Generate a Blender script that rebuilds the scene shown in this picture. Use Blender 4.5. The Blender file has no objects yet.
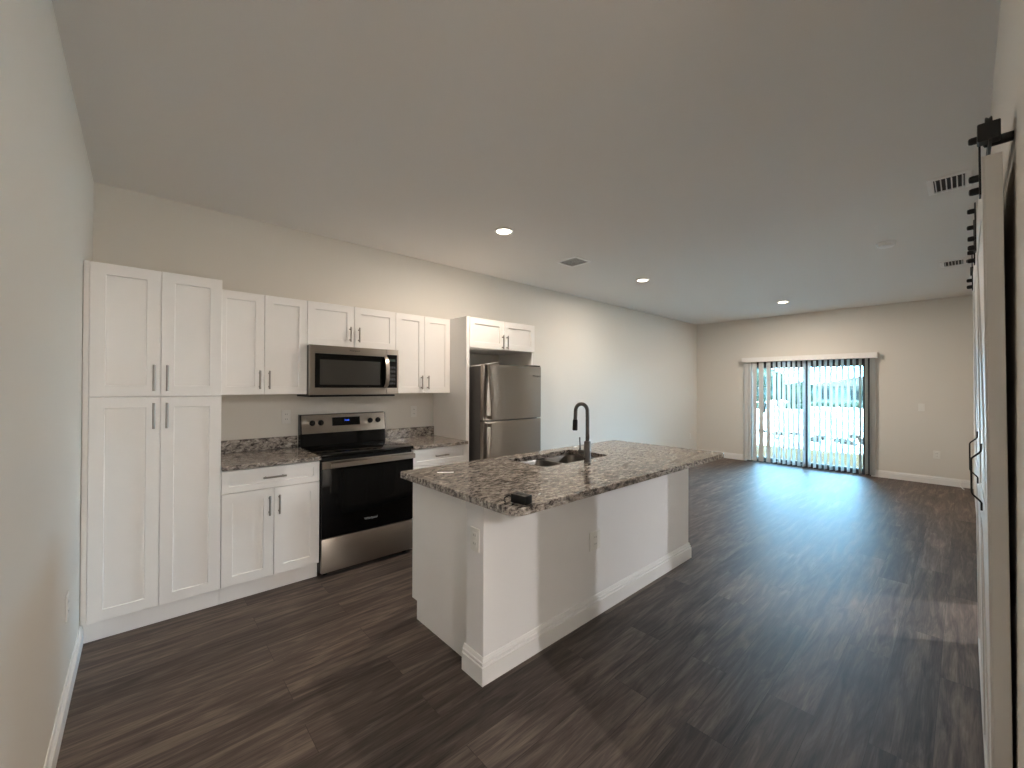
import bpy, bmesh, math, random
from mathutils import Vector, Matrix
random.seed(7)
C = bpy.context.scene.collection
S = bpy.context.scene
PI = math.pi

# ------------------------------------------------------------------ camera
cam_d = bpy.data.cameras.new('camera'); cam = bpy.data.objects.new('camera', cam_d); C.objects.link(cam)
F_PX = 409.7613; YAW, PITCH, ROLL = 0.73601, 0.0061, 0.0041
cam_d.sensor_fit = 'HORIZONTAL'; cam_d.sensor_width = 36.0; cam_d.lens = 36.0 * F_PX / 1024
cam_d.clip_start = 0.01; cam_d.clip_end = 500
fw = Vector((math.sin(YAW)*math.cos(PITCH), math.cos(YAW)*math.cos(PITCH), math.sin(PITCH)))
rt = Vector((math.cos(YAW), -math.sin(YAW), 0)); up = rt.cross(fw)
R_ = math.cos(ROLL)*rt + math.sin(ROLL)*up; U_ = -math.sin(ROLL)*rt + math.cos(ROLL)*up
m = Matrix((R_, U_, -fw)).transposed().to_4x4(); m.translation = Vector((0.2409, -3.8649, 1.4407))
cam.matrix_world = m
S.camera = cam

# ------------------------------------------------------------------ world, sun, exposure
S.view_settings.view_transform = 'Standard'; S.view_settings.look = 'None'
S.view_settings.gamma = 1.0; S.view_settings.use_curve_mapping = False
S.view_settings.exposure = 0.0
SKY_STRENGTH = 50.0
SKY_COL = (0.315, 0.665, 1.0, 1)
CAN_W = 26.0
CAN_COL = (1.0, 0.865, 0.72)
HALL_W = 142.0
HALL_COL = (1.0, 0.985, 0.98)
SUN_W = 85.0
ROOM_W = 250.0
ROOM_COL = (0.95, 1.0, 1.06)
w = bpy.data.worlds.new('sky'); S.world = w; w.use_nodes = True
bg = w.node_tree.nodes['Background']; bg.inputs[0].default_value = SKY_COL; bg.inputs[1].default_value = SKY_STRENGTH
sd = bpy.data.lights.new('sun', 'SUN'); sd.energy = SUN_W; sd.angle = 0.01; sd.color = (1, .93, .82)
so = bpy.data.objects.new('sun', sd); C.objects.link(so); so.location = (-5, -5, 20)
so.rotation_euler = Vector((0.40, 0.10, -1)).to_track_quat('-Z', 'Y').to_euler()
S.cycles.max_bounces = 12; S.cycles.diffuse_bounces = 8; S.cycles.glossy_bounces = 6
S.cycles.transparent_max_bounces = 16; S.cycles.sample_clamp_indirect = 40.0

# sampling portal across the sliding door opening (guides the sky light, gives off none itself)
pd = bpy.data.lights.new('daylight_portal', 'AREA'); pd.shape = 'RECTANGLE'; pd.size = 1.85; pd.size_y = 1.94; pd.cycles.is_portal = True
po = bpy.data.objects.new('daylight_portal', pd); C.objects.link(po); po.location = (9.246, -1.907, .98)
po.rotation_euler = Vector((-1, 0, 0)).to_track_quat('-Z', 'Z').to_euler()

# ------------------------------------------------------------------ dimensions (metres)
H = 2.785; XF = 9.106; YR = -3.952; HALLX = 1.35; HALLY = -8.2

# ------------------------------------------------------------------ materials
def nt(name):
    mt = bpy.data.materials.new(name); mt.use_nodes = True
    t = mt.node_tree; b = t.nodes['Principled BSDF']
    return mt, t, b, t.links
def simple(name, col, rough=.5, metal=0.0, noise=0.0, nscale=6.0, bump=0.0, bscale=200.0, spec=.5, aniso=0.0, stretch=None):
    mt, t, b, L = nt(name)
    b.inputs['Base Color'].default_value = (*col, 1); b.inputs['Roughness'].default_value = rough
    b.inputs['Metallic'].default_value = metal; b.inputs['Specular IOR Level'].default_value = spec
    tc = t.nodes.new('ShaderNodeTexCoord'); src = tc.outputs['Object']
    if stretch:
        mp = t.nodes.new('ShaderNodeMapping'); mp.inputs['Scale'].default_value = stretch
        L.new(src, mp.inputs[0]); src = mp.outputs[0]
    if noise:
        n = t.nodes.new('ShaderNodeTexNoise'); n.inputs['Scale'].default_value = nscale; n.inputs['Detail'].default_value = 4
        L.new(src, n.inputs['Vector'])
        mr = t.nodes.new('ShaderNodeMapRange'); mr.inputs[3].default_value = 1-noise; mr.inputs[4].default_value = 1+noise
        L.new(n.outputs['Fac'], mr.inputs[0])
        mx = t.nodes.new('ShaderNodeVectorMath'); mx.operation = 'SCALE'; mx.inputs[0].default_value = col
        L.new(mr.outputs[0], mx.inputs['Scale']); L.new(mx.outputs[0], b.inputs['Base Color'])
        if metal > .5:
            m2 = t.nodes.new('ShaderNodeMapRange'); m2.inputs[3].default_value = rough*.8; m2.inputs[4].default_value = rough*1.25
            L.new(n.outputs['Fac'], m2.inputs[0]); L.new(m2.outputs[0], b.inputs['Roughness'])
    if bump:
        n = t.nodes.new('ShaderNodeTexNoise'); n.inputs['Scale'].default_value = bscale; n.inputs['Detail'].default_value = 3
        L.new(src, n.inputs['Vector'])
        bp = t.nodes.new('ShaderNodeBump'); bp.inputs['Strength'].default_value = bump; bp.inputs['Distance'].default_value = .002
        L.new(n.outputs['Fac'], bp.inputs['Height']); L.new(bp.outputs[0], b.inputs['Normal'])
    if aniso: b.inputs['Anisotropic'].default_value = aniso; b.inputs['Anisotropic Rotation'].default_value = .265
    return mt
def emit(name, col, s):
    mt, t, b, L = nt(name)
    b.inputs['Base Color'].default_value = (*col, 1); b.inputs['Emission Color'].default_value = (*col, 1); b.inputs['Emission Strength'].default_value = s
    return mt

M = {}
M['wall'] = simple('wall_paint', (.72, .685, .63), .75, bump=.12, bscale=160, spec=.3)
M['ceiling'] = simple('ceiling_paint', (.75, .72, .69), .85, bump=.2, bscale=110, spec=.2)
M['trim'] = simple('trim_paint', (.82, .80, .78), .4)
M['cab'] = simple('cabinet_white', (.90, .875, .85), .38, noise=.015, nscale=12)
M['knee'] = simple('island_wall_paint', (.83, .81, .80), .5, noise=.01)
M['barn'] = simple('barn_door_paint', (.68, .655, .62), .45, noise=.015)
M['steel'] = simple('stainless_steel', (.37, .33, .29), .30, 1.0, noise=.06, nscale=5, stretch=(1, 1, 60), aniso=.8)
M['steel_dark'] = simple('dark_stainless', (.16, .15, .14), .28, 1.0, noise=.05, nscale=8)
M['nickel'] = simple('brushed_nickel', (.36, .33, .30), .35, 1.0, noise=.04, nscale=40)
M['sinksteel'] = simple('sink_steel', (.22, .20, .18), .34, 1.0, noise=.06, nscale=20)
M['grey_side'] = simple('grey_appliance_side', (.12, .115, .11), .5, noise=.04)
M['blackglass'] = simple('black_glass', (.002, .002, .002), .07, noise=.05, spec=.22)
M['blackplastic'] = simple('black_plastic', (.005, .005, .005), .38, noise=.1, nscale=40, spec=.2)
M['greyglass'] = simple('microwave_window', (.045, .042, .037), .25, noise=.05, spec=.2)
M['blackmetal'] = simple('black_iron', (.006, .006, .006), .45, .2, noise=.1, nscale=40)
M['bronze'] = simple('bronze_frame', (.03, .028, .027), .4, .2, noise=.08)
M['plate'] = simple('outlet_plastic', (.78, .76, .72), .35, noise=.01)
M['slot'] = simple('slot_dark', (.03, .03, .03), .6, noise=.05)
M['ventdark'] = simple('vent_dark', (.02, .02, .022), .7, noise=.05)
M['paper'] = simple('paper', (.88, .87, .84), .7, noise=.01)
M['ring'] = simple('burner_ring', (.03, .03, .03), .15, noise=.05)
M['logo_light'] = simple('logo_silver', (.6, .6, .6), .3, .6, noise=.02)
M['logo_dark'] = simple('logo_grey', (.10, .095, .09), .3, .6, noise=.02)
M['lamp'] = emit('lamp_lens', (1.0, .88, .70), 14.0)
M['digits'] = emit('display_digits', (.06, .16, 1.0), 1.6)
M['greendig'] = emit('display_dim', (.02, .04, .03), .2)
M['seal'] = simple('wood_putty', (.55, .5, .45), .6, noise=.05)

def granite():
    mt, t, b, L = nt('granite')
    tc = t.nodes.new('ShaderNodeTexCoord')
    mp = t.nodes.new('ShaderNodeMapping'); mp.inputs['Scale'].default_value = (.55, 1.25, 1.0); mp.inputs['Rotation'].default_value = (0, 0, .25)
    L.new(tc.outputs['Object'], mp.inputs[0])
    n1 = t.nodes.new('ShaderNodeTexNoise'); n1.inputs['Scale'].default_value = 42; n1.inputs['Detail'].default_value = 7; n1.inputs['Roughness'].default_value = .72; n1.inputs['Distortion'].default_value = .6
    L.new(mp.outputs[0], n1.inputs['Vector'])
    r1 = t.nodes.new('ShaderNodeValToRGB'); cr = r1.color_ramp
    cr.elements[0].position = .36; cr.elements[0].color = (.022, .018, .016, 1)
    cr.elements[1].position = .66; cr.elements[1].color = (.62, .57, .51, 1)
    for p, c in ((.44, (.11, .092, .08, 1)), (.50, (.27, .235, .205, 1)), (.57, (.40, .35, .305, 1))):
        e = cr.elements.new(p); e.color = c
    L.new(n1.outputs['Fac'], r1.inputs[0])
    v = t.nodes.new('ShaderNodeTexVoronoi'); v.inputs['Scale'].default_value = 75
    L.new(tc.outputs['Object'], v.inputs['Vector'])
    r2 = t.nodes.new('ShaderNodeValToRGB'); r2.color_ramp.elements[0].position = .13; r2.color_ramp.elements[0].color = (.10, .085, .08, 1)
    r2.color_ramp.elements[1].position = .30; r2.color_ramp.elements[1].color = (1, 1, 1, 1)
    L.new(v.outputs['Distance'], r2.inputs[0])
    n2 = t.nodes.new('ShaderNodeTexNoise'); n2.inputs['Scale'].default_value = 16; n2.inputs['Detail'].default_value = 3
    L.new(tc.outputs['Object'], n2.inputs['Vector'])
    g = t.nodes.new('ShaderNodeMapRange'); g.inputs[1].default_value = .45; g.inputs[2].default_value = .62; g.inputs[3].default_value = 0; g.inputs[4].default_value = .75
    L.new(n2.outputs['Fac'], g.inputs[0])
    mx = t.nodes.new('ShaderNodeMix'); mx.data_type = 'RGBA'; mx.blend_type = 'MULTIPLY'
    L.new(g.outputs[0], mx.inputs[0]); L.new(r1.outputs[0], mx.inputs[6]); L.new(r2.outputs[0], mx.inputs[7])
    L.new(mx.outputs[2], b.inputs['Base Color'])
    b.inputs['Roughness'].default_value = .13
    return mt
M['granite'] = granite()

def floor_mat():
    mt, t, b, L = nt('vinyl_plank')
    tc = t.nodes.new('ShaderNodeTexCoord')
    br = t.nodes.new('ShaderNodeTexBrick'); br.offset = .37; br.offset_frequency = 2
    br.inputs['Scale'].default_value = 1.0; br.inputs['Brick Width'].default_value = 1.22; br.inputs['Row Height'].default_value = .18
    br.inputs['Mortar Size'].default_value = .0012; br.inputs['Mortar Smooth'].default_value = .3; br.inputs['Bias'].default_value = 0
    br.inputs['Color1'].default_value = (0, 0, 0, 1); br.inputs['Color2'].default_value = (1, 1, 1, 1); br.inputs['Mortar'].default_value = (.5, .5, .5, 1)
    L.new(tc.outputs['Object'], br.inputs['Vector'])
    # per-plank shift of the grain so it breaks at each joint
    add = t.nodes.new('ShaderNodeVectorMath'); add.operation = 'MULTIPLY_ADD'
    L.new(br.outputs['Color'], add.inputs[0]); add.inputs[1].default_value = (7.3, 3.1, 5.0); L.new(tc.outputs['Object'], add.inputs[2])
    mp = t.nodes.new('ShaderNodeMapping'); mp.inputs['Scale'].default_value = (1.3, 13, 1)
    L.new(add.outputs[0], mp.inputs[0])
    n = t.nodes.new('ShaderNodeTexNoise'); n.inputs['Scale'].default_value = 1.6; n.inputs['Detail'].default_value = 8; n.inputs['Roughness'].default_value = .62; n.inputs['Distortion'].default_value = .9
    L.new(mp.outputs[0], n.inputs['Vector'])
    mp2 = t.nodes.new('ShaderNodeMapping'); mp2.inputs['Scale'].default_value = (4, 90, 1); L.new(add.outputs[0], mp2.inputs[0])
    n2 = t.nodes.new('ShaderNodeTexNoise'); n2.inputs['Scale'].default_value = 2; n2.inputs['Detail'].default_value = 4; L.new(mp2.outputs[0], n2.inputs['Vector'])
    r = t.nodes.new('ShaderNodeValToRGB'); cr = r.color_ramp
    cr.elements[0].position = .30; cr.elements[0].color = (.040, .029, .024, 1)
    cr.elements[1].position = .72; cr.elements[1].color = (.205, .158, .126, 1)
    e = cr.elements.new(.5); e.color = (.098, .073, .060, 1)
    L.new(n.outputs['Fac'], r.inputs[0])
    sep = t.nodes.new('ShaderNodeMapRange'); sep.inputs[3].default_value = .74; sep.inputs[4].default_value = 1.22
    L.new(br.outputs['Color'], sep.inputs[0])
    f2 = t.nodes.new('ShaderNodeMapRange'); f2.inputs[1].default_value = .3; f2.inputs[2].default_value = .7; f2.inputs[3].default_value = .76; f2.inputs[4].default_value = 1.20
    L.new(n2.outputs['Fac'], f2.inputs[0])
    mm = t.nodes.new('ShaderNodeMath'); mm.operation = 'MULTIPLY'; L.new(sep.outputs[0], mm.inputs[0]); L.new(f2.outputs[0], mm.inputs[1])
    jm = t.nodes.new('ShaderNodeMapRange'); jm.inputs[3].default_value = 1; jm.inputs[4].default_value = .45; L.new(br.outputs['Fac'], jm.inputs[0])
    m3 = t.nodes.new('ShaderNodeMath'); m3.operation = 'MULTIPLY'; L.new(mm.outputs[0], m3.inputs[0]); L.new(jm.outputs[0], m3.inputs[1])
    sc = t.nodes.new('ShaderNodeVectorMath'); sc.operation = 'SCALE'; L.new(r.outputs[0], sc.inputs[0]); L.new(m3.outputs[0], sc.inputs['Scale'])
    L.new(sc.outputs[0], b.inputs['Base Color'])
    rr = t.nodes.new('ShaderNodeMapRange'); rr.inputs[3].default_value = .46; rr.inputs[4].default_value = .56; L.new(n.outputs['Fac'], rr.inputs[0]); L.new(rr.outputs[0], b.inputs['Roughness'])
    bp = t.nodes.new('ShaderNodeBump'); bp.inputs['Strength'].default_value = .25; bp.inputs['Distance'].default_value = .0015
    hs = t.nodes.new('ShaderNodeMath'); hs.operation = 'SUBTRACT'; L.new(n2.outputs['Fac'], hs.inputs[0]); L.new(br.outputs['Fac'], hs.inputs[1])
    L.new(hs.outputs[0], bp.inputs['Height']); L.new(bp.outputs[0], b.inputs['Normal'])
    b.inputs['Specular IOR Level'].default_value = .29
    return mt
M['floor'] = floor_mat()

def glass_mat():
    mt = bpy.data.materials.new('clear_glass'); mt.use_nodes = True; t = mt.node_tree; t.nodes.clear(); L = t.links
    o = t.nodes.new('ShaderNodeOutputMaterial'); tr = t.nodes.new('ShaderNodeBsdfTransparent'); tr.inputs[0].default_value = (.93, .97, .96, 1)
    gl = t.nodes.new('ShaderNodeBsdfGlossy'); gl.inputs['Roughness'].default_value = .02
    fr = t.nodes.new('ShaderNodeFresnel'); fr.inputs[0].default_value = 1.45; mx = t.nodes.new('ShaderNodeMixShader')
    L.new(fr.outputs[0], mx.inputs[0]); L.new(tr.outputs[0], mx.inputs[1]); L.new(gl.outputs[0], mx.inputs[2]); L.new(mx.outputs[0], o.inputs[0])
    return mt
M['glass'] = glass_mat()
def vane_mat():
    mt = bpy.data.materials.new('pvc_vane'); mt.use_nodes = True; t = mt.node_tree; t.nodes.clear(); L = t.links
    o = t.nodes.new('ShaderNodeOutputMaterial'); d = t.nodes.new('ShaderNodeBsdfDiffuse'); d.inputs[0].default_value = (.66, .66, .645, 1)
    tl = t.nodes.new('ShaderNodeBsdfTranslucent'); tl.inputs[0].default_value = (.66, .66, .64, 1)
    mx = t.nodes.new('ShaderNodeMixShader'); mx.inputs[0].default_value = .040
    L.new(d.outputs[0], mx.inputs[1]); L.new(tl.outputs[0], mx.inputs[2]); L.new(mx.outputs[0], o.inputs[0])
    return mt
M['vane'] = vane_mat()
M['lawn'] = simple('dry_grass', (.021, .0162, .0098), .9, noise=.25, nscale=3, spec=0)
M['sand'] = simple('pale_sand', (.60, .56, .52), .9, noise=.15, nscale=.6, spec=0)
M['stucco'] = simple('house_stucco', (.030, .041, .037), .8, noise=.05, spec=0)
M['shingle'] = simple('roof_shingle', (.018, .019, .0165), .8, noise=.08, nscale=2, spec=0)
M['winglass'] = simple('dark_window', (.006, .008, .008), .3, noise=.05, spec=0)
M['leaf'] = simple('tree_leaves', (.0085, .0138, .0100), .8, noise=.4, nscale=1.5, spec=0)
M['bark'] = simple('tree_bark', (.008, .0065, .005), .9, noise=.2, spec=0)
M['rubble'] = simple('rubble_stone', (.010, .0085, .0075), .9, noise=.35, nscale=2, spec=0)

# ------------------------------------------------------------------ mesh helpers
def faces_new(bm, vs):
    try: return bm.faces.new(vs)
    except ValueError: return None
def box(bm, x0, x1, y0, y1, z0, z1, bev=0.0, seg=2):
    r = bmesh.ops.create_cube(bm, size=1.0)
    vs = r['verts']
    for v in vs:
        v.co = Vector(((x0+x1)/2 + v.co.x*(x1-x0), (y0+y1)/2 + v.co.y*(y1-y0), (z0+z1)/2 + v.co.z*(z1-z0)))
    if bev:
        es = list({e for v in vs for e in v.link_edges})
        bmesh.ops.bevel(bm, geom=es, offset=bev, segments=seg, affect='EDGES', profile=.5)
    return bm
def loops(bm, ls, cap0=True, cap1=True, closed=False):
    """skin a list of equal-length vertex rings"""
    rings = [[bm.verts.new(p) for p in l] for l in ls]
    n = len(rings[0])
    for a, b in zip(rings, rings[1:] + ([rings[0]] if closed else [])):
        for i in range(n):
            j = (i+1) % n
            faces_new(bm, (a[i], a[j], b[j], b[i]))
    if not closed:
        if cap0: faces_new(bm, rings[0][::-1])
        if cap1: faces_new(bm, rings[-1])
    return rings
def tube(bm, pts, r, n=10, caps=True):
    pts = [Vector(p) for p in pts]; rs = r if isinstance(r, (list, tuple)) else [r]*len(pts)
    ring = []; ref = None
    for i, p in enumerate(pts):
        t = (pts[min(i+1, len(pts)-1)] - pts[max(i-1, 0)]).normalized()
        if ref is None:
            ref = Vector((0, 0, 1)) if abs(t.z) < .9 else Vector((1, 0, 0))
        a = (ref - t*ref.dot(t)).normalized(); b = t.cross(a); ref = a
        ring.append([p + (a*math.cos(2*PI*k/n) + b*math.sin(2*PI*k/n))*rs[i] for k in range(n)])
    loops(bm, ring, caps, caps); return bm
def strip(bm, pts, hw, th, wdir):
    """flat bar swept along pts; wdir = width direction"""
    pts = [Vector(p) for p in pts]; wd = Vector(wdir).normalized(); ring = []
    for i, p in enumerate(pts):
        t = (pts[min(i+1, len(pts)-1)] - pts[max(i-1, 0)]).normalized(); nrm = t.cross(wd).normalized()
        h = hw[i] if isinstance(hw, (list, tuple)) else hw
        ring.append([p + wd*a*h + nrm*b*th/2 for a, b in ((-1, -1), (-.8, 1), (.8, 1), (1, -1))])
    loops(bm, ring); return bm
def lathe(bm, c, axis, prof, n=24):
    """prof: list of (radius, height along axis)"""
    c = Vector(c); ax = Vector(axis).normalized(); a = ax.orthogonal().normalized(); b = ax.cross(a)
    loops(bm, [[c + ax*h + (a*math.cos(2*PI*k/n) + b*math.sin(2*PI*k/n))*max(r, 1e-4) for k in range(n)] for r, h in prof])
    return bm
def disc(bm, c, axis, r, h, n=20, bev=.0):
    if bev: return lathe(bm, c, axis, [(r-bev, 0), (r, bev), (r, h-bev), (r-bev, h)], n)
    return lathe(bm, c, axis, [(r, 0), (r, h)], n)
def rrect(x0, x1, y0, y1, r, n=6):
    rs = r if isinstance(r, (list, tuple)) else [r]*4
    out = []
    for (cx, cy, a0), q in zip(((x1, y1, 0), (x0, y1, PI/2), (x0, y0, PI), (x1, y0, 1.5*PI)), rs):
        sx = -1 if cx == x1 else 1; sy = -1 if cy == y1 else 1
        for k in range(n+1):
            a = a0 + PI/2*k/n
            out.append((cx + sx*q + q*math.cos(a), cy + sy*q + q*math.sin(a)))
    return out
def fill_ring(bm, outer, inner):
    es = []
    for ring in (outer, inner):
        for i in range(len(ring)):
            a, b = ring[i], ring[(i+1) % len(ring)]
            es.append(bm.edges.get((a, b)) or bm.edges.new((a, b)))
    bmesh.ops.triangle_fill(bm, use_beauty=True, use_dissolve=False, edges=es)

ORG = {}          # world origin of each thing
def link(name, bm, mat, parent=None, smooth=False, loc=None):
    bmesh.ops.recalc_face_normals(bm, faces=bm.faces)
    root = parent
    while root is not None and root.parent is not None: root = root.parent
    org = ORG.get(root.name, Vector((0, 0, 0))) if root is not None else Vector(loc or (0, 0, 0))
    if org.length: bmesh.ops.translate(bm, verts=bm.verts, vec=-org)
    me = bpy.data.meshes.new(name); bm.to_mesh(me); bm.free()
    me.materials.append(M[mat] if isinstance(mat, str) else mat)
    if smooth:
        for p in me.polygons: p.use_smooth = True
        try: me.set_sharp_from_angle(angle=math.radians(38))
        except Exception: pass
    o = bpy.data.objects.new(name, me); C.objects.link(o)
    if parent is not None: o.parent = parent
    elif org.length: o.location = org; ORG[o.name] = org
    return o
def thing(name, label, cat, loc=(0, 0, 0), group=None):
    o = bpy.data.objects.new(name, None); C.objects.link(o); o.location = loc; o.empty_display_size = .1
    ORG[o.name] = Vector(loc); o['label'] = label; o['category'] = cat
    if group: o['group'] = group
    return o
def tag(o, label, cat, group=None):
    o['label'] = label; o['category'] = cat
    if group: o['group'] = group
    return o
def struct(name, bm, mat, parent=None, smooth=False):
    o = link(name, bm, mat, parent, smooth)
    if parent is None: o['kind'] = 'structure'
    return o
def dup(root, loc, label, group=None):
    r = root.copy(); C.objects.link(r); r.location = loc; r['label'] = label; ORG[r.name] = Vector(loc)
    if group: r['group'] = group
    for ch in list(root.children):
        c = ch.copy(); C.objects.link(c); c.parent = r
        for g in ch.children:
            d = g.copy(); C.objects.link(d); d.parent = c
    return r
def B(): return bmesh.new()
def text(name, s, size, mat, parent, mtx, extrude=.0006):
    cu = bpy.data.curves.new(name, 'FONT'); cu.body = s; cu.size = size; cu.align_x = 'CENTER'; cu.align_y = 'CENTER'; cu.extrude = extrude
    tmp = bpy.data.objects.new(name + '_source', cu); C.objects.link(tmp)
    dg = bpy.context.evaluated_depsgraph_get(); me = bpy.data.meshes.new_from_object(tmp.evaluated_get(dg))
    C.objects.unlink(tmp); bpy.data.objects.remove(tmp); bpy.data.curves.remove(cu)
    bm = B(); bm.from_mesh(me); bpy.data.meshes.remove(me)
    bmesh.ops.transform(bm, matrix=mtx, verts=bm.verts)
    return link(name, bm, mat, parent)
FRONT = Matrix.Rotation(PI/2, 4, 'X')      # text standing upright, facing -Y
def front_text(x, y, z): return Matrix.Translation((x, y, z)) @ FRONT

# ------------------------------------------------------------------ the setting
T = .15
bm = B(); box(bm, -T, XF+.12, HALLY-T, T, -.12, 0); struct('floor', bm, 'floor')
bm = B(); box(bm, -T, XF+T, HALLY-T, T, H, H+.15); struct('ceiling', bm, 'ceiling')
bm = B(); box(bm, 0, XF, 0, T, 0, H); struct('wall_kitchen', bm, 'wall')
bm = B(); box(bm, -T, 0, HALLY, T, 0, H); struct('wall_left', bm, 'wall')
RD0, RD1 = 3.79, 4.456                      # plain doorway in the right wall past the barn doors
bm = B(); box(bm, HALLX, RD0, YR-.12, YR, 0, H); box(bm, RD1, XF, YR-.12, YR, 0, H); box(bm, RD0, RD1, YR-.12, YR, 2.06, H); struct('wall_right', bm, 'wall')
bm = B(); box(bm, 3.40, 3.52, -7.6, YR-.12, 0, H); struct('wall_side_room_near', bm, 'wall')
bm = B(); box(bm, 7.6, 7.72, -7.6, YR-.12, 0, H); struct('wall_side_room_far', bm, 'wall')
bm = B(); box(bm, 3.40, 7.72, -7.72, -7.6, 0, H); struct('wall_side_room_back', bm, 'wall')
bm = B(); box(bm, HALLX, HALLX+.12, HALLY, YR-.12, 0, H); struct('wall_hall', bm, 'wall')
bm = B(); box(bm, -T, HALLX+.12, HALLY-T, HALLY, 0, H); struct('wall_entry', bm, 'wall')
DY0, DY1, DZ = -2.84, -.975, 1.955          # sliding door opening
bm = B(); box(bm, XF, XF+T, YR-.12, DY0, 0, H); box(bm, XF, XF+T, DY1, T, 0, H); box(bm, XF, XF+T, DY0, DY1, DZ, H); struct('wall_far', bm, 'wall')

def base_profile(h, t):
    return [(0, 0), (t, 0), (t, h*.68), (t*.62, h*.695), (t*.62, h*.725), (t*.80, h*.745), (t*.78, h*.83), (t*.42, h*.85), (t*.42, h*.875), (t*.55, h*.89), (t*.25, h), (0, h)]
def baseboard(name, p0, p1, nrm, h=.115, t=.014):
    bm = B(); p0 = Vector(p0); p1 = Vector(p1); n = Vector(nrm)
    loops(bm, [[p + n*d + Vector((0, 0, z)) for d, z in base_profile(h, t)] for p in (p0, p1)])
    return struct(name, bm, 'trim')
baseboard('baseboard_left', (0, HALLY, 0), (0, -.575, 0), (1, 0, 0))
baseboard('baseboard_kitchen', (3.56, 0, 0), (XF, 0, 0), (0, -1, 0))
baseboard('baseboard_far', (XF, -.015, 0), (XF, DY1+.0, 0), (-1, 0, 0))
baseboard('baseboard_far_side', (XF, DY0-.0, 0), (XF, YR, 0), (-1, 0, 0))
baseboard('baseboard_hall', (HALLX, HALLY, 0), (HALLX, YR-.12, 0), (-1, 0, 0))

# sliding glass door
bm = B(); FX0, FX1 = XF+.03, XF+.11
box(bm, FX0, FX1, DY0, DY0+.055, 0, DZ, .003); door1 = struct('door_1', bm, 'bronze')
def dpart(name, mat, *bx):
    b_ = B(); box(b_, *bx, .003); return struct(name, b_, mat, door1)
dpart('jamb', 'bronze', FX0, FX1, DY1-.055, DY1, 0, DZ)
dpart('header', 'bronze', FX0, FX1, DY0+.055, DY1-.055, 1.86, DZ)
dpart('sill', 'bronze', FX0, FX1, DY0+.055, DY1-.055, 0, .04)
YM = -1.965
for nm, ya, yb, xo in (('fixed_panel', YM-.03, DY1-.055, FX0+.042), ('sliding_panel', DY0+.055, YM+.03, FX0+.004)):
    bm = B(); x0, x1 = xo, xo+.03; z0, z1 = .04, 1.86; f = .055
    def rr_(i, x): return [(x, ya+i, z0+i), (x, yb-i, z0+i), (x, yb-i, z1-i), (x, ya+i, z1-i)]
    loops(bm, [rr_(0, x0), rr_(f, x0), rr_(f, x1), rr_(0, x1)], closed=True)
    pf = struct(nm, bm, 'bronze', door1)
    bm = B(); box(bm, xo+.012, xo+.017, ya+f, yb-f, z0+f, z1-f); struct('pane', bm, 'glass', pf)
bm = B(); box(bm, FX0-.022, FX0+.004, DY0+.07, DY0+.095, .86, 1.12, .006)
struct('door_handle', bm, 'blackplastic', door1)

# ------------------------------------------------------------------ kitchen cabinets
HANDLES = []
def shaker(bm, x0, x1, z0, z1, yf, t=.019, fwid=.062, rec=.009):
    """one connected shaker front facing -Y, its face at yf"""
    def r(i, y): return [(x0+i, y, z0+i), (x1-i, y, z0+i), (x1-i, y, z1-i), (x0+i, y, z1-i)]
    loops(bm, [r(0, yf+t), r(0, yf+.0015), r(.0015, yf), r(fwid, yf), r(fwid+.002, yf+rec)])
def handle_v(parent, x, z0, z1, yf, r=.0066):
    bm = B(); yb = yf-.030
    tube(bm, [(x, yb, z0), (x, yb, z1)], r, 10)
    for z in (z0+.018, z1-.018): tube(bm, [(x, yb, z), (x, yf, z)], r*.8, 8)
    return link('handle', bm, 'nickel', parent, True)
def handle_h(parent, x0, x1, z, yf, r=.0066):
    bm = B(); yb = yf-.030
    tube(bm, [(x0, yb, z), (x1, yb, z)], r, 10)
    for x in (x0+.018, x1-.018): tube(bm, [(x, yb, z), (x, yf, z)], r*.8, 8)
    return link('handle', bm, 'nickel', parent, True)
G = .0016
def cab_body(parent, x0, x1, yf, z0, z1, kick=True, kx0=None):
    bm = B(); box(bm, x0, x1, yf, -.002, z0, z1, .001, 1); link('carcass', bm, 'cab', parent)
    if kick:
        bm = B(); box(bm, x0 if kx0 is None else kx0, x1, -.5735, -.03, .0, z0); link('toe_kick', bm, 'cab', parent)
def door_pair(parent, x0, xm, x1, z0, z1, yf, hz, fwid=.062, hoff=.030):
    for a, b, hx in ((x0, xm, xm-hoff), (xm, x1, xm+hoff)):
        bm = B(); shaker(bm, a+G, b-G, z0+G, z1-G, yf, fwid=fwid)
        d = link('door', bm, 'cab', parent); handle_v(d, hx, hz[0], hz[1], yf)

ZT, ZS, ZB = 2.126, 1.3718, .1172
YD = -.6243
pan = thing('pantry_cabinet', 'tall white shaker pantry cabinet with four doors in the corner by the left wall', 'cabinet', (.33, -.3, 0))
cab_body(pan, .027, .6308, YD+.0205, ZB, ZT, True, .002)
bm = B(); box(bm, .002, .0255, YD+.0205, -.30, ZB, ZT+.004, .001, 1); link('filler_strip', bm, 'cab', pan)
door_pair(pan, .0267, .3285, .6308, ZS, ZT, YD, (1.405, 1.56))
door_pair(pan, .0267, .3285, .6308, ZB, ZS, YD, (1.182, 1.335))

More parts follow.
